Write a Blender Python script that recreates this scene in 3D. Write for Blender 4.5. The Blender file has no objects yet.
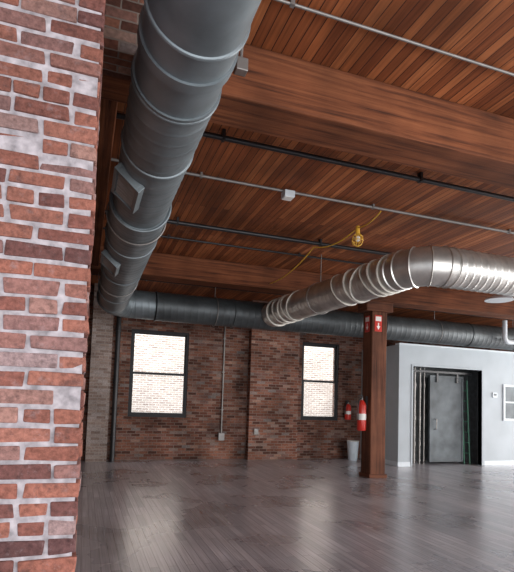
import bpy, bmesh, math, random
from math import sin, cos, pi, radians
from mathutils import Vector, Matrix
random.seed(7)
sc = bpy.context.scene
sc.view_settings.view_transform = 'Standard'
COL = sc.collection

# ------------------------------------------------------------------ materials
def new_mat(name):
    m = bpy.data.materials.new(name); m.use_nodes = True
    nt = m.node_tree
    for n in list(nt.nodes): nt.nodes.remove(n)
    out = nt.nodes.new('ShaderNodeOutputMaterial')
    b = nt.nodes.new('ShaderNodeBsdfPrincipled')
    nt.links.new(b.outputs[0], out.inputs[0])
    return m, nt, b
def N(nt, t, **kw):
    n = nt.nodes.new(t)
    for k, v in kw.items():
        if k in n.inputs: n.inputs[k].default_value = v
        else: setattr(n, k, v)
    return n
def ramp(nt, fac, stops, interp='LINEAR'):
    r = nt.nodes.new('ShaderNodeValToRGB'); r.color_ramp.interpolation = interp
    e = r.color_ramp.elements
    while len(e) < len(stops): e.new(0.5)
    for el, (p, c) in zip(e, stops):
        el.position = p; el.color = (*c, 1)
    nt.links.new(fac, r.inputs[0]); return r
def mixc(nt, fac, a, b, blend='MIX'):
    m = nt.nodes.new('ShaderNodeMix'); m.data_type = 'RGBA'; m.blend_type = blend
    for i, v in ((0, fac), (6, a), (7, b)):
        if hasattr(v, 'is_output') or isinstance(v, bpy.types.NodeSocket): nt.links.new(v, m.inputs[i])
        elif i == 0: m.inputs[0].default_value = v
        else: m.inputs[i].default_value = (*v, 1)
    return m.outputs[2]

def simple(name, col, rough=.5, metal=0., var=.15, nscale=8., bump=0., bdist=.01):
    m, nt, b = new_mat(name)
    tc = N(nt, 'ShaderNodeTexCoord')
    no = N(nt, 'ShaderNodeTexNoise', Scale=nscale, Detail=6.)
    nt.links.new(tc.outputs['Object'], no.inputs['Vector'])
    a = tuple(c*(1-var) for c in col); c2 = tuple(min(1, c*(1+var)) for c in col)
    r = ramp(nt, no.outputs[0], [(.3, a), (.7, c2)])
    nt.links.new(r.outputs[0], b.inputs['Base Color'])
    b.inputs['Roughness'].default_value = rough; b.inputs['Metallic'].default_value = metal
    if bump:
        bp = N(nt, 'ShaderNodeBump', Strength=bump, Distance=bdist)
        nt.links.new(no.outputs[0], bp.inputs['Height']); nt.links.new(bp.outputs[0], b.inputs['Normal'])
    return m

BR_ST = [(0., (.085, .038, .028)), (.25, (.17, .068, .046)), (.45, (.22, .095, .062)), (.62, (.28, .125, .085)),
         (.78, (.18, .10, .085)), (.9, (.33, .19, .14)), (1., (.21, .175, .165))]
def brick_mat(name, stops, mortar, gain=1., mort=.007, w=.215, h=.0725, dirt=.55):
    m, nt, b = new_mat(name)
    uv = N(nt, 'ShaderNodeUVMap')
    n1 = N(nt, 'ShaderNodeTexNoise', Scale=14., Detail=3.)
    nt.links.new(uv.outputs[0], n1.inputs['Vector'])
    sub = N(nt, 'ShaderNodeVectorMath', operation='SUBTRACT'); sub.inputs[1].default_value = (.5, .5, .5)
    nt.links.new(n1.outputs['Color'], sub.inputs[0])
    scl = N(nt, 'ShaderNodeVectorMath', operation='SCALE'); scl.inputs['Scale'].default_value = .016
    nt.links.new(sub.outputs[0], scl.inputs[0])
    add = N(nt, 'ShaderNodeVectorMath', operation='ADD')
    nt.links.new(uv.outputs[0], add.inputs[0]); nt.links.new(scl.outputs[0], add.inputs[1])
    bt = N(nt, 'ShaderNodeTexBrick')
    bt.inputs['Color1'].default_value = (0, 0, 0, 1); bt.inputs['Color2'].default_value = (1, 1, 1, 1)
    bt.inputs['Mortar'].default_value = (.5, .5, .5, 1)
    bt.inputs['Scale'].default_value = 1.; bt.inputs['Mortar Size'].default_value = mort
    bt.inputs['Mortar Smooth'].default_value = .3
    bt.inputs['Brick Width'].default_value = w; bt.inputs['Row Height'].default_value = h
    nt.links.new(add.outputs[0], bt.inputs['Vector'])
    r = ramp(nt, bt.outputs['Color'], stops)
    n2 = N(nt, 'ShaderNodeTexNoise', Scale=30., Detail=8.)
    nt.links.new(uv.outputs[0], n2.inputs['Vector'])
    n3 = N(nt, 'ShaderNodeTexNoise', Scale=1.3, Detail=6.)
    nt.links.new(uv.outputs[0], n3.inputs['Vector'])
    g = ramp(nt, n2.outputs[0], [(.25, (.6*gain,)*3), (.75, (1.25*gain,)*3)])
    c = mixc(nt, 1., r.outputs[0], g.outputs[0], 'MULTIPLY')
    c = mixc(nt, bt.outputs['Fac'], c, tuple(v*gain for v in mortar))
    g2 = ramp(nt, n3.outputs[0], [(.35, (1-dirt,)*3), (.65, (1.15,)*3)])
    c = mixc(nt, 1., c, g2.outputs[0], 'MULTIPLY')
    nt.links.new(c, b.inputs['Base Color'])
    b.inputs['Roughness'].default_value = .9
    b.inputs['Specular IOR Level'].default_value = .2
    inv = N(nt, 'ShaderNodeMath', operation='MULTIPLY_ADD'); inv.inputs[1].default_value = -1.; inv.inputs[2].default_value = 1.
    nt.links.new(bt.outputs['Fac'], inv.inputs[0])
    ad = N(nt, 'ShaderNodeMath', operation='MULTIPLY_ADD'); ad.inputs[1].default_value = .35
    nt.links.new(n2.outputs[0], ad.inputs[0]); nt.links.new(inv.outputs[0], ad.inputs[2])
    bp = N(nt, 'ShaderNodeBump', Strength=.8, Distance=.012)
    nt.links.new(ad.outputs[0], bp.inputs['Height']); nt.links.new(bp.outputs[0], b.inputs['Normal'])
    return m

def plank_mat(name, stops, gap, length, width, rough=(.5, .7), grain=40., gain=1., patch=.3, spec=.5, bumpd=.004, coat=0.):
    """rows run along UV.x"""
    m, nt, b = new_mat(name)
    uv = N(nt, 'ShaderNodeUVMap')
    bt = N(nt, 'ShaderNodeTexBrick')
    bt.inputs['Color1'].default_value = (0, 0, 0, 1); bt.inputs['Color2'].default_value = (1, 1, 1, 1)
    bt.inputs['Mortar'].default_value = (.5, .5, .5, 1)
    bt.inputs['Scale'].default_value = 1.; bt.inputs['Mortar Size'].default_value = width*.045
    bt.inputs['Mortar Smooth'].default_value = .2; bt.offset = .37
    bt.inputs['Brick Width'].default_value = length; bt.inputs['Row Height'].default_value = width
    nt.links.new(uv.outputs[0], bt.inputs['Vector'])
    mp = N(nt, 'ShaderNodeMapping'); mp.inputs['Scale'].default_value = (1.5, grain, 1)
    nt.links.new(uv.outputs[0], mp.inputs['Vector'])
    n2 = N(nt, 'ShaderNodeTexNoise', Scale=1., Detail=8.)
    nt.links.new(mp.outputs[0], n2.inputs['Vector'])
    n3 = N(nt, 'ShaderNodeTexNoise', Scale=.9, Detail=5.)
    nt.links.new(uv.outputs[0], n3.inputs['Vector'])
    r = ramp(nt, bt.outputs['Color'], stops)
    g = ramp(nt, n2.outputs[0], [(.25, (.6*gain,)*3), (.75, (1.3*gain,)*3)])
    c = mixc(nt, 1., r.outputs[0], g.outputs[0], 'MULTIPLY')
    g2 = ramp(nt, n3.outputs[0], [(.3, (1-patch,)*3), (.7, (1+patch,)*3)])
    c = mixc(nt, 1., c, g2.outputs[0], 'MULTIPLY')
    c = mixc(nt, bt.outputs['Fac'], c, gap)
    nt.links.new(c, b.inputs['Base Color'])
    rr = ramp(nt, n3.outputs[0], [(.3, (rough[0],)*3), (.7, (rough[1],)*3)])
    nt.links.new(rr.outputs[0], b.inputs['Roughness'])
    b.inputs['Specular IOR Level'].default_value = spec
    b.inputs['Coat Weight'].default_value = coat; b.inputs['Coat Roughness'].default_value = .22
    inv = N(nt, 'ShaderNodeMath', operation='MULTIPLY_ADD'); inv.inputs[1].default_value = -1.; inv.inputs[2].default_value = 1.
    nt.links.new(bt.outputs['Fac'], inv.inputs[0])
    ad = N(nt, 'ShaderNodeMath', operation='MULTIPLY_ADD'); ad.inputs[1].default_value = .2
    nt.links.new(n2.outputs[0], ad.inputs[0]); nt.links.new(inv.outputs[0], ad.inputs[2])
    bp = N(nt, 'ShaderNodeBump', Strength=.6, Distance=bumpd)
    nt.links.new(ad.outputs[0], bp.inputs['Height']); nt.links.new(bp.outputs[0], b.inputs['Normal'])
    return m

def timber_mat(name, dark, mid, light):
    """grain along UV.x"""
    m, nt, b = new_mat(name)
    uv = N(nt, 'ShaderNodeUVMap')
    mp = N(nt, 'ShaderNodeMapping'); mp.inputs['Scale'].default_value = (.8, 22., 1)
    nt.links.new(uv.outputs[0], mp.inputs['Vector'])
    n2 = N(nt, 'ShaderNodeTexNoise', Scale=1., Detail=9., Roughness=.65, Distortion=.4)
    nt.links.new(mp.outputs[0], n2.inputs['Vector'])
    n3 = N(nt, 'ShaderNodeTexNoise', Scale=1.4, Detail=5.)
    nt.links.new(uv.outputs[0], n3.inputs['Vector'])
    r = ramp(nt, n2.outputs[0], [(.3, dark), (.48, mid), (.72, light)])
    g2 = ramp(nt, n3.outputs[0], [(.3, (.5,)*3), (.7, (1.25,)*3)])
    c = mixc(nt, 1., r.outputs[0], g2.outputs[0], 'MULTIPLY')
    nt.links.new(c, b.inputs['Base Color']); b.inputs['Roughness'].default_value = .75
    b.inputs['Specular IOR Level'].default_value = .2
    bp = N(nt, 'ShaderNodeBump', Strength=.7, Distance=.008)
    nt.links.new(n2.outputs[0], bp.inputs['Height']); nt.links.new(bp.outputs[0], b.inputs['Normal'])
    return m

def attr_brick_mat(name):
    m, nt, b = new_mat(name)
    at = N(nt, 'ShaderNodeAttribute'); at.attribute_name = 'rnd'
    tc = N(nt, 'ShaderNodeTexCoord')
    n2 = N(nt, 'ShaderNodeTexNoise', Scale=42., Detail=9., Roughness=.7)
    n3 = N(nt, 'ShaderNodeTexNoise', Scale=16., Detail=9., Roughness=.75)
    n4 = N(nt, 'ShaderNodeTexNoise', Scale=1.6, Detail=3.)
    n5 = N(nt, 'ShaderNodeTexNoise', Scale=16., Detail=6., Roughness=.7)
    mp = N(nt, 'ShaderNodeMapping'); mp.inputs['Location'].default_value = (5, 3, 1)
    nt.links.new(tc.outputs['Object'], mp.inputs['Vector'])
    for n in (n2, n3, n4): nt.links.new(tc.outputs['Object'], n.inputs['Vector'])
    nt.links.new(mp.outputs[0], n5.inputs['Vector'])
    r = ramp(nt, at.outputs['Fac'], [(0., (.12, .062, .06)), (.2, (.23, .095, .075)), (.4, (.33, .132, .092)), (.6, (.37, .16, .115)),
                                   (.75, (.27, .15, .135)), (.9, (.39, .22, .175)), (1., (.29, .235, .24))])
    g = ramp(nt, n2.outputs[0], [(.3, (.45, .45, .45)), (.7, (1.3, 1.3, 1.3))])
    c = mixc(nt, 1., r.outputs[0], g.outputs[0], 'MULTIPLY')
    f = ramp(nt, n3.outputs[0], [(.55, (0, 0, 0)), (.72, (.5, .5, .5))])
    c = mixc(nt, f.outputs[0], c, (.38, .31, .31))
    f5 = ramp(nt, n5.outputs[0], [(.54, (0, 0, 0)), (.70, (.7, .7, .7))])
    c = mixc(nt, f5.outputs[0], c, (.09, .055, .052))
    g4 = ramp(nt, n4.outputs[0], [(.3, (.62, .62, .64)), (.7, (1.15, 1.12, 1.14))])
    c = mixc(nt, 1., c, g4.outputs[0], 'MULTIPLY')
    nt.links.new(c, b.inputs['Base Color']); b.inputs['Roughness'].default_value = .95
    b.inputs['Specular IOR Level'].default_value = .2
    bp = N(nt, 'ShaderNodeBump', Strength=.9, Distance=.010)
    nt.links.new(n2.outputs[0], bp.inputs['Height']); nt.links.new(bp.outputs[0], b.inputs['Normal'])
    return m

M = {}
M['brick'] = brick_mat('brick_wall', BR_ST, (.22, .18, .155))
M['brick_lit'] = brick_mat('brick_pilaster_lit', BR_ST, (.22, .18, .155), gain=1.25, dirt=.4)  # wall brick again, with the pilaster's stronger light put into the colour
M['brick_pale'] = brick_mat('brick_pale', [(0, (.24, .175, .15)), (.5, (.34, .26, .22)), (1, (.40, .345, .32))], (.37, .33, .31), dirt=.3)
M['brick_out'] = brick_mat('brick_outside', [(0, (.40, .31, .26)), (.5, (.55, .45, .38)), (1, (.66, .57, .50))], (.82, .78, .72), dirt=.15, mort=.014)
M['brick_near'] = attr_brick_mat('brick_column')
M['mortar'] = simple('mortar', (.36, .33, .345), .95, var=.4, nscale=25, bump=.8)
M['deck'] = plank_mat('ceiling_planks', [(0, (.135, .038, .014)), (.4, (.20, .060, .021)), (.75, (.26, .083, .029)), (1, (.32, .112, .042))],
                      (.03, .009, .005), 3.1, .085, rough=(.6, .75), spec=.2, patch=.45)
M['floor'] = plank_mat('floor_planks', [(0, (.30, .30, .34)), (.5, (.38, .375, .415)), (1, (.47, .46, .495))],
                       (.17, .165, .18), 1.3, .085, rough=(.20, .40), grain=60., patch=.32, bumpd=.0010, spec=.8, coat=.6)
M['timber'] = timber_mat('timber_beam', (.038, .014, .008), (.14, .045, .019), (.23, .082, .034))
M['timber_post'] = timber_mat('timber_post', (.045, .019, .013), (.13, .048, .026), (.19, .08, .044))
M['duct_dark'] = simple('duct_grey', (.17, .20, .215), .5, .6, var=.3, nscale=2.5, bump=.35, bdist=.02)
M['duct_far'] = simple('duct_far_shaded', (.08, .09, .095), .5, .6, var=.25, nscale=3)  # darker than the near duct: shade under the ceiling put into the colour
M['duct_silver'] = simple('duct_silver', (.58, .58, .55), .38, .85, var=.25, nscale=4, bump=.3, bdist=.02)
M['wrap'] = simple('wrap_band', (.62, .60, .54), .5, .2, var=.15, nscale=10)
M['black'] = simple('black_pipe', (.02, .02, .022), .4, .3)
M['frame'] = simple('window_frame_black', (.010, .010, .012), .6)
M['conduit'] = simple('conduit_steel', (.24, .23, .22), .5, .6)
M['drywall'] = simple('drywall', (.39, .435, .465), .8, var=.06, nscale=2)
M['white'] = simple('white_paint', (.60, .66, .70), .5, var=.04)
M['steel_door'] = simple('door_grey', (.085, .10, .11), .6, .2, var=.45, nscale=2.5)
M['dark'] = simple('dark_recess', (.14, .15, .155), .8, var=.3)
M['red'] = simple('red_paint', (.50, .03, .02), .3, var=.1)
M['yellow'] = simple('yellow_plastic', (.66, .38, .04), .45, var=.12)
M['green'] = simple('green_fibreglass', (.06, .20, .13), .5)
M['plastic'] = simple('pail_plastic', (.60, .69, .75), .45, var=.06)
M['dirtywhite'] = simple('label_white', (.75, .75, .72), .5, var=.05)
m, nt, b = new_mat('window_glass')
for n in list(nt.nodes):
    if n.type == 'BSDF_PRINCIPLED': nt.nodes.remove(n)
tr = N(nt, 'ShaderNodeBsdfTransparent'); gl = N(nt, 'ShaderNodeBsdfGlossy', Roughness=.3)
df = N(nt, 'ShaderNodeBsdfTranslucent'); df.inputs[0].default_value = (.9, .93, .95, 1)
nz = N(nt, 'ShaderNodeTexNoise', Scale=2.); rz = ramp(nt, nz.outputs[0], [(.3, (.01,)*3), (.7, (.08,)*3)])
mx0 = N(nt, 'ShaderNodeMixShader'); nt.links.new(rz.outputs[0], mx0.inputs[0])
nt.links.new(tr.outputs[0], mx0.inputs[1]); nt.links.new(df.outputs[0], mx0.inputs[2])
mx = N(nt, 'ShaderNodeMixShader'); mx.inputs[0].default_value = .02
nt.links.new(mx0.outputs[0], mx.inputs[1]); nt.links.new(gl.outputs[0], mx.inputs[2])
nt.links.new(mx.outputs[0], [n for n in nt.nodes if n.type == 'OUTPUT_MATERIAL'][0].inputs[0])
M['glass'] = m

# ------------------------------------------------------------------ geometry helpers
def finish(bm, name, mat, parent=None, uv='box', smooth=False, grain=None):
    bm.normal_update()
    ul = bm.loops.layers.uv.new('UVMap')
    for f in bm.faces:
        n = f.normal; ax = max(range(3), key=lambda i: abs(n[i]))
        for l in f.loops:
            c = l.vert.co
            if grain is not None:
                o = [i for i in range(3) if i not in (ax, grain)]
                if ax == grain: u, v = c[(ax+1) % 3], c[(ax+2) % 3]
                else: u, v = c[grain], c[o[0]]
            else:
                if ax == 2: u, v = c.x, c.y
                elif ax == 1: u, v = c.x, c.z
                else: u, v = c.y, c.z
            l[ul].uv = (u+20, v+20)
        f.smooth = smooth
    me = bpy.data.meshes.new(name); bm.to_mesh(me); bm.free()
    me.materials.append(M[mat])
    ob = bpy.data.objects.new(name, me); COL.objects.link(ob)
    if parent: ob.parent = parent
    if smooth:
        try: me.set_sharp_from_angle(angle=radians(40))
        except Exception: pass
    return ob
def add_box(bm, lo, hi, bev=0.):
    vs = [bm.verts.new((x, y, z)) for z in (lo[2], hi[2]) for y in (lo[1], hi[1]) for x in (lo[0], hi[0])]
    fs = [(0, 2, 3, 1), (4, 5, 7, 6), (0, 1, 5, 4), (2, 6, 7, 3), (0, 4, 6, 2), (1, 3, 7, 5)]
    ff = [bm.faces.new([vs[i] for i in f]) for f in fs]
    if bev:
        es = list({e for f in ff for e in f.edges})
        bmesh.ops.bevel(bm, geom=es, offset=bev, segments=2, affect='EDGES', profile=.5)
    return vs
def box(name, lo, hi, mat, parent=None, bev=0., grain=None):
    bm = bmesh.new(); add_box(bm, lo, hi, bev)
    return finish(bm, name, mat, parent, grain=grain)
def boxes(name, lst, mat, parent=None, bev=0., grain=None):
    bm = bmesh.new()
    for lo, hi in lst: add_box(bm, lo, hi, bev)
    return finish(bm, name, mat, parent, grain=grain)
def add_tube(bm, pts, r, seg=12, cap=True, closed=False):
    pts = [Vector(p) for p in pts]; rings = []; n = len(pts)
    prev = None
    for i, p in enumerate(pts):
        if closed: t = (pts[(i+1) % n]-pts[i-1]).normalized()
        elif i == 0: t = (pts[1]-p).normalized()
        elif i == n-1: t = (p-pts[i-1]).normalized()
        else: t = ((pts[i+1]-p).normalized()+(p-pts[i-1]).normalized()).normalized()
        if prev is None:
            a = Vector((0, 0, 1)) if abs(t.z) < .9 else Vector((1, 0, 0))
            s = t.cross(a).normalized()
        else:
            s = (prev-t*prev.dot(t)).normalized()
        prev = s; u = s.cross(t)
        rr = r[i] if isinstance(r, (list, tuple)) else r
        rings.append([bm.verts.new(p+rr*(cos(2*pi*k/seg)*s+sin(2*pi*k/seg)*u)) for k in range(seg)])
    m = n if closed else n-1
    for i in range(m):
        a, b = rings[i], rings[(i+1) % n]
        for k in range(seg):
            bm.faces.new((a[k], a[(k+1) % seg], b[(k+1) % seg], b[k]))
    if cap and not closed:
        bm.faces.new(rings[0]); bm.faces.new(rings[-1][::-1])
def tube(name, pts, r, mat, parent=None, seg=12, closed=False):
    bm = bmesh.new(); add_tube(bm, pts, r, seg, True, closed)
    bmesh.ops.recalc_face_normals(bm, faces=bm.faces)
    return finish(bm, name, mat, parent, smooth=True)
def empty(name, loc=(0, 0, 0)):
    e = bpy.data.objects.new(name, None); e.empty_display_size = .1; COL.objects.link(e)
    e['_loc'] = list(loc); return e
def place(e):
    loc = Vector(e['_loc']); e.location = loc
    for c in e.children:
        c.location = c.location-loc
    del e['_loc']
def tag(o, label, cat, group=None):
    o['label'] = label; o['category'] = cat
    if group: o['group'] = group
    if '_loc' in o: place(o)
def struct(o):
    o['kind'] = 'structure'
    if '_loc' in o: place(o)
def ring_pts(c, t, R, n=40, tilt=0.):
    t = Vector(t).normalized(); s = t.cross(Vector((0, 0, 1))).normalized(); u = Vector((0, 0, 1))
    c = Vector(c)
    return [c+R*(cos(2*pi*k/n)*s+sin(2*pi*k/n)*u)+t*(tilt*sin(2*pi*k/n)) for k in range(n)]

def dense_path(pts, rad, step):
    P = [Vector(p) for p in pts]; out = []
    segs = []; cur = P[0]
    for i in range(1, len(P)-1):
        a = (P[i-1]-P[i]).normalized(); b_ = (P[i+1]-P[i]).normalized()
        ang = a.angle(b_); d = rad/math.tan(ang/2)
        s = P[i]+a*d; e = P[i]+b_*d
        segs.append(('l', cur, s))
        cen = P[i]+(a+b_).normalized()*(rad/sin(ang/2))
        segs.append(('a', s, e, cen)); cur = e
    segs.append(('l', cur, P[-1]))
    for sg in segs:
        if sg[0] == 'l':
            L = (sg[2]-sg[1]).length; n = max(1, int(L/step))
            for k in range(n): out.append(sg[1].lerp(sg[2], k/n))
        else:
            v1 = sg[1]-sg[3]; v2 = sg[2]-sg[3]; an = v1.angle(v2); n = max(2, int(an*rad/step))
            ax = v1.cross(v2).normalized()
            for k in range(n): out.append(sg[3]+Matrix.Rotation(an*k/n, 3, ax) @ v1)
    out.append(P[-1]); return out
def duct(name, pts, R, mat, parent, rad=.5, pitch=.12, h=.007, seg=48, helical=True, step=None):
    step = step or pitch/10
    path = dense_path(pts, rad, step)
    bm = bmesh.new(); rings = []; s = 0
    n = len(path)
    for i, p in enumerate(path):
        if i: s += (p-path[i-1]).length
        t = (path[min(i+1, n-1)]-path[max(i-1, 0)]).normalized()
        sd = t.cross(Vector((0, 0, 1))).normalized(); up = Vector((0, 0, 1))
        ring = []
        for k in range(seg):
            th = 2*pi*k/seg
            fr = (s/pitch+(k/seg if helical else 0)) % 1.
            x = min(fr, 1-fr)
            rr = R+h*max(0, 1-x/.13)
            ring.append(bm.verts.new(p+rr*(cos(th)*sd+sin(th)*up)))
        rings.append(ring)
    for a, b_ in zip(rings, rings[1:]):
        for k in range(seg):
            bm.faces.new((a[k], a[(k+1) % seg], b_[(k+1) % seg], b_[k]))
    bm.faces.new(rings[0]); bm.faces.new(rings[-1][::-1])
    bmesh.ops.recalc_face_normals(bm, faces=bm.faces)
    return finish(bm, name, mat, parent, smooth=True)

# ------------------------------------------------------------------ shell
CZ = 4.3; YB = 12.8; XL = -.1; XR = 16.; YF = -3.5
def slab_uv(name, lo, hi, mat, grain):
    o = box(name, lo, hi, mat, grain=grain); struct(o); return o
slab_uv('floor', (-3, YF, -.2), (XR, YB+.4, 0), 'floor', 1)
slab_uv('ceiling', (-3, YF, CZ), (XR, YB+.4, CZ+.15), 'deck', 1)
W1 = (1.07, 2.55, 1.08, 3.30); W2 = (5.81, 6.98, 1.08, 3.30)
T = .35
wb = boxes('wall_back', [((-3, YB, 0), (W1[0], YB+T, CZ)), ((W1[0], YB, 0), (W1[1], YB+T, W1[2])), ((W1[0], YB, W1[3]), (W1[1], YB+T, CZ)),
    ((W1[1], YB, 0), (W2[0], YB+T, CZ)), ((W2[0], YB, 0), (W2[1], YB+T, W2[2])), ((W2[0], YB, W2[3]), (W2[1], YB+T, CZ)),
    ((W2[1], YB, 0), (XR, YB+T, CZ))], 'brick'); struct(wb)
struct(box('wall_left', (XL-.3, 2.7, 0), (XL, YB, CZ), 'brick'))
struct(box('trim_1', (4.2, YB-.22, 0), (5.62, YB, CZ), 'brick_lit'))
struct(box('trim_2', (.12, YB-.3, 0), (.60, YB, CZ), 'brick_pale'))

def window(idx, W):
    x0, x1, z0, z1 = W; e = empty('window_%d' % idx, ((x0+x1)/2, YB+.1, z0))
    y = YB+.03; fw = .055
    boxes('window_frame', [((x0, y, z0), (x0+fw, y+.10, z1)), ((x1-fw, y, z0), (x1, y+.10, z1)),
        ((x0+fw, y, z0), (x1-fw, y+.10, z0+fw)), ((x0+fw, y, z1-fw), (x1-fw, y+.10, z1))], 'frame', e, .004)
    zm = (z0+z1)/2; sw = .04
    for a, b_, yy in ((zm-.03, z1-fw, y+.06), (z0+fw, zm+.03, y+.015)):
        X0, X1 = x0+fw, x1-fw
        s = boxes('sash', [((X0, yy, a), (X0+sw, yy+.035, b_)), ((X1-sw, yy, a), (X1, yy+.035, b_)),
            ((X0+sw, yy, a), (X1-sw, yy+.035, a+.06)), ((X0+sw, yy, b_-.05), (X1-sw, yy+.035, b_))], 'frame', e, .003)
        g = box('glass_pane', (X0+sw, yy+.015, a+.06), (X1-sw, yy+.020, b_-.05), 'glass', e)
    box('window_sill', (x0-.03, YB-.03, z0-.06), (x1+.03, YB+.03, z0), 'brick', e, .004)
    struct(e)
window(1, W1); window(2, W2)
ow = box('wall_outside', (-8, 16.5, -4), (20, 16.8, 9), 'brick_out'); struct(ow)

def brick_column():
    e = empty('brick_pillar', (-.3, 2.3, 0))
    X1 = 0.0; X0 = -.85; Y0 = 2.0; Y1 = 2.68
    box('mortar_core', (X0, Y0+.006, 0), (X1-.010, Y1, CZ-.002), 'mortar', e)
    bm = bmesh.new(); lay = bm.verts.layers.float.new('rnd')
    H = .0685; G = .0135; n = int(CZ/H)
    def br(lo, hi):
        before = set(bm.verts)
        j = lambda a: random.uniform(-a, a)
        lo = (lo[0]+j(.006), lo[1]+j(.005), lo[2]+j(.003)); hi = (hi[0]+j(.006), hi[1], hi[2]+j(.003))
        add_box(bm, lo, hi, 0)
        vs = [v for v in bm.verts if v not in before]
        for v in vs: v.co += Vector((j(.005), j(.003), j(.004)))
        es = list({ed for v in vs for ed in v.link_edges})
        bmesh.ops.bevel(bm, geom=es, offset=.007, segments=2, affect='EDGES', profile=.6)
        r = random.random()
        for v in bm.verts:
            if v not in before: v[lay] = r
    for c in range(n):
        z = c*H+G/2; zt = z+H-G
        header = (c % 6 == 3)
        L = .108 if header else .208
        x = X1
        if not header and c % 2 == 0: w = .104
        elif header: w = .108
        else: w = L
        while x > X0+.02:
            a = max(x-w+G, X0)
            br((a, Y0+random.uniform(-.004, .004), z), (x, Y0+.09, zt))
            x -= w; w = L
            if not header and random.random() < .12: w = .108
        y = Y0+.1+G
        while y < Y1-.05:
            yy = min(y+(.098 if header else .198), Y1)
            br((X1-.08, y, z), (X1, yy, zt)); y = yy+G
    bm.normal_update()
    me = bpy.data.meshes.new('brick_face')
    bm.to_mesh(me); bm.free(); me.materials.append(M['brick_near'])
    o = bpy.data.objects.new('brick_face', me); COL.objects.link(o); o.parent = e
    tag(e, 'weathered red brick pillar with pale mortar beside the open loft floor', 'pillar')
brick_column()

o = box('brick_corbel', (XL+.002, 3.2, 3.78), (.34, 3.478, CZ-.002), 'brick'); tag(o, 'dark red brick corbel under the plank ceiling by the grey duct', 'corbel')
o = box('timber_ledger', (XL+.004, 3.92, 3.9), (.14, 9.26, 4.1), 'timber', bev=.01, grain=1); tag(o, 'orange stained timber ledger running along the brick wall', 'beam')

def beam(y0, y1, lab):
    bm = bmesh.new(); add_box(bm, (-.098, y0, 3.85), (XR, y1, CZ-.002), .015)
    o = finish(bm, 'timber_beam', 'timber', None, grain=0)
    tag(o, lab, 'beam', 'heavy timber ceiling beams')
beam(3.48, 3.9, 'heavy reddish timber beam under the plank ceiling crossing the ducts')
beam(9.28, 9.70, 'heavy timber beam resting on the square wooden post')
e = empty('timber_post', (6.06, 9.49, 0))
box('post_shaft', (5.87, 9.3, 0), (6.25, 9.68, 3.62), 'timber_post', e, .02, grain=2)
box('post_cap', (5.72, 9.29, 3.62), (6.40, 9.69, 3.85), 'timber_post', e, .02, grain=0)
box('post_base', (5.84, 9.27, 0), (6.28, 9.71, .08), 'timber_post', e, .01, grain=0)
tag(e, 'square reddish brown timber post standing on the plank floor', 'post')

# ------------------------------------------------------------------ ducts
DZ = 3.48
e = empty('air_duct', (.46, 4., DZ))
XA = .44
duct('duct_section', [(XA, -1., DZ), (XA, 2.9, DZ)], .255, 'duct_dark', e, pitch=.65, h=.004, helical=False, step=.04)
duct('spiral_section', [(XA, 2.9, DZ), (XA, 4.9, DZ)], .262, 'duct_dark', e, pitch=.14, h=.006)
duct('spiral_section', [(XA, 4.9, DZ), (.46, 10.4, DZ), (1.3, 10.4, DZ)], .29, 'duct_dark', e, rad=.45, pitch=.14, h=.006)
for y, R in ((.7, .257), (1.75, .257), (2.3, .257), (2.9, .262), (3.7, .262), (4.9, .29), (5.9, .29), (7.4, .29), (8.9, .29), (9.85, .29)):
    tube('collar', ring_pts((XA, y, DZ), (0, 1, 0), R), .014, 'duct_dark', e, 8, True)
for y in (2.55, 2.9):
    duct('collar_band', [(XA, y-.04, DZ), (XA, y+.04, DZ)], .270, 'duct_dark', e, pitch=9, h=0, step=.02)
def register(y, parent, R):
    g = bpy.data.objects.new('register', None); COL.objects.link(g); g.parent = parent
    fr = boxes('register_frame', [((-.24, -.13, -.02), (.24, -.10, .05)), ((-.24, .10, -.02), (.24, .13, .05)), ((-.24, -.10, -.02), (-.21, .10, .05)), ((.21, -.10, -.02), (.24, .10, .05)), ((-.21, -.10, -.02), (.21, .10, -.01))], 'duct_dark', g, .003)
    bm = bmesh.new()
    for k in range(7):
        x = -.18+k*.06
        vs = add_box(bm, (x-.003, -.10, -.005), (x+.003, .10, .035))
        for v in vs: v.co.x += (v.co.z)*.5
    finish(bm, 'louver', 'conduit', g)
    a = radians(48)
    n = Vector((-cos(a), 0, -sin(a)))
    c = Vector((XA, y, DZ))+n*R
    xa = Vector((0, 1, 0)); ya = n.cross(xa)
    g.matrix_local = Matrix.Translation(c) @ Matrix((xa, ya, n)).transposed().to_4x4()
register(4.15, e, .262); register(6.5, e, .292)
tag(e, 'dark grey round duct with side registers hanging beside the brick pillar', 'duct')

e = empty('air_duct', (8, 10.4, DZ))
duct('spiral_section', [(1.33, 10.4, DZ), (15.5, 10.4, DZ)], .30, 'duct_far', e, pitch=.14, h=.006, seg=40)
for x in (1.33, 3.0, 6.8, 9.4, 12.):
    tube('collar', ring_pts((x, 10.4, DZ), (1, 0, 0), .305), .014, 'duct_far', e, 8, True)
tag(e, 'dark grey round spiral duct running along the far brick wall', 'duct')

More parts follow.
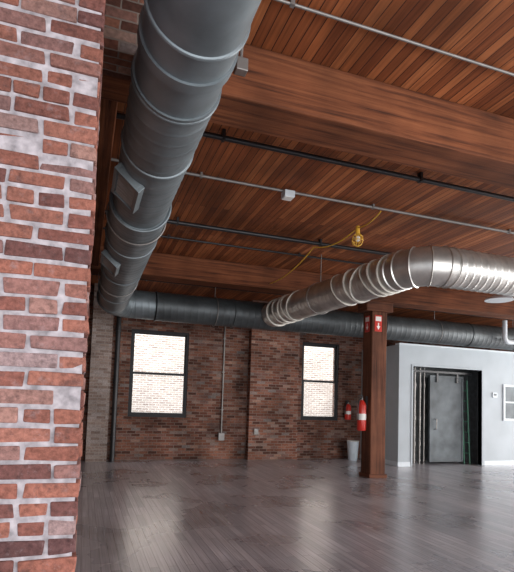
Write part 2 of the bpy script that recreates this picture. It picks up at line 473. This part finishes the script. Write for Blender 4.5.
e = empty('air_duct', (4.5, 7, DZ))
SR = .27
A = Vector((4.22, 5.55, DZ)); B = Vector((3.84, 10.08, DZ))
duct('spiral_section', [(15.5, 5.5, DZ), (4.64, 5.5, DZ)], SR, 'duct_silver', e, pitch=.12, h=.008)
dr = (B-A).normalized()
def onS(y): return A+dr*((y-A.y)/dr.y)
gp = dense_path([(4.66, 5.5, DZ), tuple(onS(5.5)), tuple(onS(5.97))], .36, .15)
bm = bmesh.new(); rings = []
for i, p in enumerate(gp):
    t = (gp[min(i+1, len(gp)-1)]-gp[max(i-1, 0)]).normalized(); sd = t.cross(Vector((0, 0, 1))).normalized()
    for off, rr in ((-.010, SR), (0, SR+.016), (.010, SR)):
        rings.append([bm.verts.new(p+t*off+rr*(cos(2*pi*k/48)*sd+sin(2*pi*k/48)*Vector((0, 0, 1)))) for k in range(48)])
for a, b_ in zip(rings, rings[1:]):
    for k in range(48): bm.faces.new((a[k], a[(k+1) % 48], b_[(k+1) % 48], b_[k]))
bmesh.ops.recalc_face_normals(bm, faces=bm.faces)
finish(bm, 'elbow', 'duct_silver', e, smooth=True)
duct('spiral_section', [onS(5.95), onS(10.08)], SR, 'duct_silver', e, pitch=.12, h=.008)
for y, tl, r in ((6.1, .0, .014), (6.32, .10, .016), (6.5, .14, .012), (6.75, -.12, .014), (6.95, .05, .016), (7.3, .12, .012), (8.9, -.10, .014), (9.15, .1, .016), (9.3, .0, .02), (9.55, .06, .014), (9.8, 0, .025)):
    tube('wrap_band', ring_pts(onS(y), dr, SR+.010, tilt=tl), r, 'wrap', e, 8, True)
tag(e, 'shiny silver spiral duct with an elbow and pale wrap bands', 'duct')

def hanger(c, t, R, lab):
    e = empty('duct_hanger', (c[0], c[1], CZ))
    tube('strap', ring_pts(c, t, R+.018), .008, 'conduit', e, 6, True)
    tube('rod', [(c[0], c[1], c[2]+R+.018), (c[0], c[1], CZ-.001)], .008, 'conduit', e, 8)
    tag(e, lab, 'hanger', 'steel strap duct hangers')
for y in (1.3, 5.3, 8.2): hanger((XA, y, DZ), (0, 1, 0), .255 if y < 2 else .29, 'steel strap hanger holding the dark grey duct')
for x in (2.6, 8.4, 11.): hanger((x, 10.4, DZ), (1, 0, 0), .30, 'steel strap hanger holding the dark grey duct')
hanger(tuple(onS(8.1)), dr, SR, 'steel strap hanger holding the silver duct')
for x in (7.2, 9.6): hanger((x, 5.5, DZ), (1, 0, 0), SR, 'steel strap hanger holding the silver duct')

# ------------------------------------------------------------------ ceiling pipes
def pipe(y, z, r, mat, lab, x0=-.09, name='ceiling_pipe', cat='pipe'):
    e = empty(name, (x0, y, z))
    tube('pipe_run', [(x0, y, z), (XR, y, z)], r, mat, e, 10)
    x = x0+1.3
    while x < XR-1:
        box('clip', (x-.015, y-r-.005, z-r-.003), (x+.015, y+r+.005, CZ-.001), mat, e); x += 2.4
    tag(e, lab, cat)
pipe(2.98, 4.27, .011, 'conduit', 'thin steel conduit clipped to the plank ceiling', name='conduit', cat='conduit')
pipe(4.74, 4.22, .028, 'black', 'black sprinkler pipe hung under the plank ceiling')
pipe(5.75, 4.26, .018, 'conduit', 'steel conduit clipped to the plank ceiling', name='conduit', cat='conduit')
pipe(7.35, 4.22, .032, 'black', 'black sprinkler pipe hung under the plank ceiling')
pipe(8.2, 4.26, .018, 'black', 'thin black pipe hung under the plank ceiling')
pipe(11.2, 4.22, .03, 'black', 'black sprinkler pipe hung under the plank ceiling')
def jbox(c, s, lab):
    e = empty('junction_box', c)
    box('box_body', (c[0]-s, c[1]-s, c[2]-s*.6), (c[0]+s, c[1]+s, c[2]+s*.6), 'white', e, .006)
    box('cover', (c[0]-s*.85, c[1]-s*.85, c[2]-s*.7), (c[0]+s*.85, c[1]+s*.85, c[2]-s*.6), 'dirtywhite', e)
    tag(e, lab, 'electrical box')
jbox((2.35, 5.75, 4.215), .07, 'small white junction box on the ceiling conduit')
e = empty('junction_box', (.99, 3.40, 4.1))
box('box_body', (.95, 3.40, 4.02), (1.04, 3.478, 4.12), 'conduit', e, .006)
tube('conduit_drop', [(.99, 3.0, 4.27), (.99, 3.3, 4.27), (.99, 3.42, 4.2), (.99, 3.43, 4.12)], .012, 'conduit', e, 8)
tag(e, 'small grey junction box mounted on the timber beam', 'electrical box')

e = empty('work_light', (3.79, 6.45, 4.05))
tube('lamp_socket', [(3.79, 6.45, 4.25), (3.79, 6.45, 4.13)], [.03, .035], 'yellow', e, 14)
bm = bmesh.new()
for k in range(8):
    a = 2*pi*k/8
    add_tube(bm, [Vector((3.79+rr*cos(a), 6.45+rr*sin(a), z)) for rr, z in ((.035, 4.13), (.075, 4.09), (.085, 4.03), (.065, 3.97), (.01, 3.94))], .006, 6)
for z, rr in ((4.09, .075), (4.03, .085)):
    add_tube(bm, [(3.79+rr*cos(2*pi*k/20), 6.45+rr*sin(2*pi*k/20), z) for k in range(20)], .006, 6, closed=True)
finish(bm, 'lamp_cage', 'yellow', e, smooth=True)
bm = bmesh.new(); bmesh.ops.create_uvsphere(bm, u_segments=16, v_segments=10, radius=.045, matrix=Matrix.Translation((3.79, 6.45, 4.06)))
finish(bm, 'bulb', 'dirtywhite', e, smooth=True)
def sag(a, b_, s, n=14):
    a = Vector(a); b_ = Vector(b_)
    return [a.lerp(b_, k/n)-Vector((0, 0, s*4*(k/n)*(1-k/n))) for k in range(n+1)]
tube('power_cord', sag((3.76, 5.79, 4.24), (3.79, 6.45, 4.23), .05)+sag((3.79, 6.47, 4.23), (3.52, 7.4, 4.17), .10)[1:]+sag((3.52, 7.4, 4.17), (3.45, 9.27, 3.95), .10)[1:], .010, 'yellow', e, 8)
tag(e, 'yellow caged work light hanging on a yellow cord from the ceiling', 'lamp')

e = empty('ceiling_light', (8.65, 8.4, CZ)); cx_, cy_ = 8.65, 8.55
tube('canopy', [(cx_, cy_, CZ-.001), (cx_, cy_, CZ-.04)], .09, 'conduit', e, 20)
tube('stem', [(cx_, cy_, CZ-.04), (cx_, cy_, 4.08)], .02, 'conduit', e, 10)
tube('lamp_shade', [(cx_, cy_, 4.12), (cx_, cy_, 4.08), (cx_, cy_, 4.02), (cx_, cy_, 3.98)], [.06, .14, .28, .30], 'white', e, 32)
tag(e, 'pale metal dish light hanging from the plank ceiling', 'lamp')

# ------------------------------------------------------------------ back wall details
e = empty('wall_conduit', (3.5, YB-.03, .6))
tube('conduit_run', [(3.5, YB-.02, .68), (3.5, YB-.02, CZ-.002)], .02, 'conduit', e, 10)
box('outlet_box', (3.42, YB-.07, .5), (3.58, YB, .7), 'conduit', e, .006)
for z in (1.3, 2.3, 3.2): box('clip', (3.46, YB-.045, z), (3.54, YB, z+.03), 'conduit', e)
tag(e, 'steel conduit with outlet box on the brick wall', 'conduit')
e = empty('drain_pipe', (.74, YB-.1, 0))
tube('pipe_run', [(.74, YB-.1, 0), (.74, YB-.1, CZ-.002)], .06, 'black', e, 16)
for z in (.5, 1.9, 3.2): tube('pipe_coupling', [(.74, YB-.1, z), (.74, YB-.1, z+.1)], .072, 'black', e, 16)
tag(e, 'black cast iron drain pipe beside the brick wall pier', 'pipe')
o = box('outlet_box', (4.34, YB-.27, .68), (4.46, YB-.22, .84), 'conduit', bev=.006); tag(o, 'small steel outlet box on the brick pilaster', 'electrical box')

# partition room
PY = 10.95; PH = 3.17; PX = 7.74; OX0, OX1, OZ = 8.17, 10.45, 2.62; PE = 15.
struct(boxes('wall_partition', [((PX, PY, 0), (OX0, PY+.14, PH)), ((OX0, PY, OZ), (OX1, PY+.14, PH)), ((OX1, PY, 0), (PE, PY+.14, PH)),
     ((PX, PY+.14, 0), (PX+.14, YB, PH)), ((PX+.14, PY+.14, PH-.12), (PE, YB, PH))], 'drywall'))
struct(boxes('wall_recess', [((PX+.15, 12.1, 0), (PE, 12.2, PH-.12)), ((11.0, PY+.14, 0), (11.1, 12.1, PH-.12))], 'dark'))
struct(boxes('trim_3', [((OX0-.05, PY-.02, 0), (OX0, PY+.14, OZ+.05)), ((OX1, PY-.02, 0), (OX1+.09, PY+.14, OZ+.05)), ((OX0, PY-.02, OZ), (OX1, PY+.14, OZ+.05))], 'drywall', bev=.004))
struct(boxes('trim_4', [((PX-.02, PY-.03, PH-.0), (PE, PY+.16, PH+.04))], 'white', bev=.004))
struct(boxes('baseboard_partition', [((PX-.015, PY-.015, 0), (OX0-.06, PY, .12)), ((OX1+.09, PY-.015, 0), (PE, PY, .12)), ((PX-.015, PY, 0), (PX, YB, .12))], 'white', bev=.003))
# sliding metal-clad door standing half open inside the doorway
e = empty('door_1', (9.6, 11.25, 0))
DL0, DL1 = 9.02, 10.16
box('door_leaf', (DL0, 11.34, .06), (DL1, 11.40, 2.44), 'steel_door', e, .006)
seams = [((DL0, 11.325, z), (DL1, 11.34, z+.05)) for z in (.06, 1.22, 2.39)]
seams += [((x, 11.327, .06), (x+.05, 11.34, 2.44)) for x in (DL0, DL1-.05)]
boxes('door_batten', seams, 'steel_door', e, .002)
tube('door_handle', [(9.20, 11.33, .95), (9.20, 11.27, .97), (9.20, 11.27, 1.22), (9.20, 11.33, 1.24)], .014, 'conduit', e, 8)
for x in (9.25, 9.93):
    box('door_hanger', (x-.03, 11.30, 2.25), (x+.03, 11.34, 2.54), 'black', e, .003)
box('door_track', (OX0+.03, 11.27, 2.50), (OX1-.03, 11.30, 2.56), 'black', e, .003)
struct(e)
for x, r in ((8.34, .05), (8.56, .035), (8.74, .025), (8.88, .018)):
    e = empty('riser_pipe', (x, 11.4, 0))
    tube('pipe_run', [(x, 11.4, 0), (x, 11.4, PH-.15)], r, 'conduit', e, 14)
    for z in (.5, 1.2, 2.1): tube('pipe_coupling', [(x, 11.4, z), (x, 11.4, z+.09)], r*1.35, 'conduit', e, 14)
    tag(e, 'grey steel riser pipe inside the dark doorway', 'pipe', 'riser pipes in the doorway')
e = empty('electrical_panel', (8.75, 12.09, 1.0))
box('panel_body', (8.60, 11.98, 1.05), (9.1, 12.098, 1.75), 'steel_door', e, .006)
box('panel_door', (8.62, 11.965, 1.07), (9.08, 11.98, 1.73), 'conduit', e, .004)
tag(e, 'grey electrical panel mounted on the dark recess wall', 'electrical box')
e = empty('ladder', (10.3, 11.2, 0))
for x in (10.21, 10.40):
    tube('rail', [(x, 11.34, 0), (x, 11.46, 2.35)], .02, 'green', e, 8)
for k in range(1, 8):
    tube('rung', [(10.21, 11.34+.12*k/8, 2.35*k/8), (10.40, 11.34+.12*k/8, 2.35*k/8)], .014, 'green', e, 8)
tag(e, 'narrow dark green ladder standing in the doorway beside the grey door', 'ladder')
e = empty('notice_board', (11.5, PY-.02, 1.25))
boxes('board_frame', [((11.2, PY-.04, 1.24), (11.26, PY, 2.26)), ((12.0, PY-.04, 1.24), (12.06, PY, 2.26)), ((11.26, PY-.04, 1.24), (12.0, PY, 1.3)), ((11.26, PY-.04, 2.2), (12.0, PY, 2.26)), ((11.26, PY-.04, 1.74), (12.0, PY, 1.78))], 'white', e, .003)
box('board_panel', (11.26, PY-.015, 1.3), (12., PY, 2.2), 'steel_door', e)
tag(e, 'white framed panel mounted on the pale drywall', 'panel')
e = empty('thermostat', (10.9, PY, 1.95))
box('cover', (10.82, PY-.035, 1.88), (10.98, PY+.001, 2.02), 'white', e, .008)
box('display', (10.85, PY-.038, 1.93), (10.95, PY-.034, 1.99), 'steel_door', e)
tag(e, 'small white thermostat on the pale drywall', 'thermostat')
e = empty('vent_pipe', (10.6, 9.9, 3.35))
tube('pipe_run', dense_path([(14.5, 9.9, 3.3), (10.2, 9.9, 3.3), (10.2, 9.9, 3.85)], .12, .05), .06, 'white', e, 16)
for x in (10.5, 10.9, 11.4): tube('pipe_coupling', [(x, 9.9, 3.3), (x+.09, 9.9, 3.3)], .08, 'conduit', e, 16)
tag(e, 'pale galvanized vent pipe with couplings below the ceiling', 'pipe')

def extinguisher(cx_, cy_, z0, h, r, lab, back):
    e = empty('fire_extinguisher', (cx_, cy_, z0))
    H_ = h*.78
    tube('cylinder_body', [(cx_, cy_, z0), (cx_, cy_, z0+.02), (cx_, cy_, z0+H_*.82), (cx_, cy_, z0+H_*.93), (cx_, cy_, z0+H_)], [r*.9, r, r, r*.7, r*.3], 'red', e, 24)
    tube('valve', [(cx_, cy_, z0+H_), (cx_, cy_, z0+H_+.05)], r*.28, 'conduit', e, 12)
    boxes('handle', [((cx_-r*.9, cy_-.012, z0+H_+.05), (cx_+r*.3, cy_+.012, z0+H_+.065)), ((cx_-r*.9, cy_-.012, z0+H_+.09), (cx_+r*.3, cy_+.012, z0+H_+.105)), ((cx_-.015, cy_-.012, z0+H_+.05), (cx_+.015, cy_+.012, z0+H_+.1))], 'black', e, .002)
    tube('hose', [(cx_-r*.2, cy_-.02, z0+H_+.04), (cx_-r*.9, cy_-.04, z0+H_), (cx_-r*1.15, cy_-.04, z0+H_*.75), (cx_-r*1.1, cy_-.04, z0+H_*.35)], .013, 'black', e, 8)
    tube('label_band', [(cx_, cy_, z0+H_*.35), (cx_, cy_, z0+H_*.55)], r*1.01, 'dirtywhite', e, 24)
    boxes('bracket', [back], 'black', e)
    tag(e, lab, 'fire extinguisher')
extinguisher(5.74, 9.46, 1.0, .85, .10, 'red fire extinguisher with white label mounted on the timber post', ((5.83, 9.43, 1.45), (5.869, 9.49, 1.75)))
extinguisher(7.25, YB-.1, 1.12, .58, .09, 'red fire extinguisher hanging on the brick wall', ((7.22, YB-.03, 1.4), (7.28, YB+.001, 1.65)))
def sign(front):
    e = empty('fire_sign', (6.02, 9.3, 3.2) if front else (5.87, 9.49, 3.2))
    def P(a, d, z): return (6.02+a, 9.3-d, z) if front else (5.87-d, 9.49+a, z)
    def bx(bm, a0, a1, d0, d1, z0, z1):
        p, q = P(a0, d0, z0), P(a1, d1, z1)
        add_box(bm, tuple(min(x, y) for x, y in zip(p, q)), tuple(max(x, y) for x, y in zip(p, q)))
    bm = bmesh.new(); bx(bm, -.09, .09, .001, .008, 3.17, 3.53); finish(bm, 'sign_plate', 'red', e)
    bm = bmesh.new()
    vs = [bm.verts.new(P(a, .010, z)) for a, z in ((0, 3.21), (.05, 3.29), (.015, 3.29), (.015, 3.36), (-.015, 3.36), (-.015, 3.29), (-.05, 3.29))]
    bm.faces.new(vs); bx(bm, -.07, .07, .008, .011, 3.40, 3.50)
    finish(bm, 'sign_arrow', 'dirtywhite', e)
    tag(e, 'red sign with white arrow on top of the timber post', 'sign')
sign(True); sign(False)

PXc, PYc = 7.2, 12.3
e = empty('pail', (PXc, PYc, 0))
bm = bmesh.new()
add_tube(bm, [(PXc, PYc, z) for z in (0, .01, .25, .54, .54, .25, .03)], [.12, .125, .145, .165, .155, .135, .115], 28)
bmesh.ops.recalc_face_normals(bm, faces=bm.faces)
finish(bm, 'pail_body', 'plastic', e, smooth=True)
tube('pail_rim', [(PXc+.166*cos(2*pi*k/28), PYc+.166*sin(2*pi*k/28), .54) for k in range(28)], .01, 'dirtywhite', e, 6, True)
tag(e, 'pale blue plastic pail standing on the floor by the brick wall', 'bucket')

# ------------------------------------------------------------------ lights & world
w = bpy.data.worlds.new('World'); sc.world = w; w.use_nodes = True
bg = w.node_tree.nodes['Background']; bg.inputs[0].default_value = (.86, .91, 1, 1); bg.inputs[1].default_value = 1.6
def area(name, loc, rot, sx, sy, power, col):
    l = bpy.data.lights.new(name, 'AREA'); l.shape = 'RECTANGLE'; l.size = sx; l.size_y = sy; l.energy = power; l.color = col
    o = bpy.data.objects.new(name, l); COL.objects.link(o); o.location = loc; o.rotation_euler = rot; return o
area('window_light', (6, YF-.3, 1.9), (radians(90), 0, 0), 12, 2.6, 680, (1, .97, .95))
area('side_window_light', (XR+.2, 5, 2.0), (radians(90), 0, radians(90)), 14, 2.6, 1500, (1, .96, .92))
area('outside_wall_fill', (5, 14.6, 8.0), (radians(35), 0, 0), 16, 2, 2000, (1, .98, .95))  # added lamp above the gap outside, only to brighten the outside brick wall

# ------------------------------------------------------------------ camera
f = 495.; yaw = radians(19.2); p = radians(3.8); ro = radians(1.8); cyp = 369.
F = Vector((sin(yaw)*cos(p), cos(yaw)*cos(p), sin(p))); r0 = Vector((cos(yaw), -sin(yaw), 0)); u0 = r0.cross(F)
R = r0*cos(ro)+u0*sin(ro); U = -r0*sin(ro)+u0*cos(ro)
cam = bpy.data.cameras.new('camera'); co = bpy.data.objects.new('camera', cam); COL.objects.link(co)
co.matrix_world = Matrix.Translation((0, 0, 1.55)) @ Matrix((R, U, -F)).transposed().to_4x4()
cam.sensor_fit = 'HORIZONTAL'; cam.sensor_width = 36; cam.lens = 36*f/514; cam.shift_y = (cyp-286)/514
cam.clip_start = .05
sc.camera = co
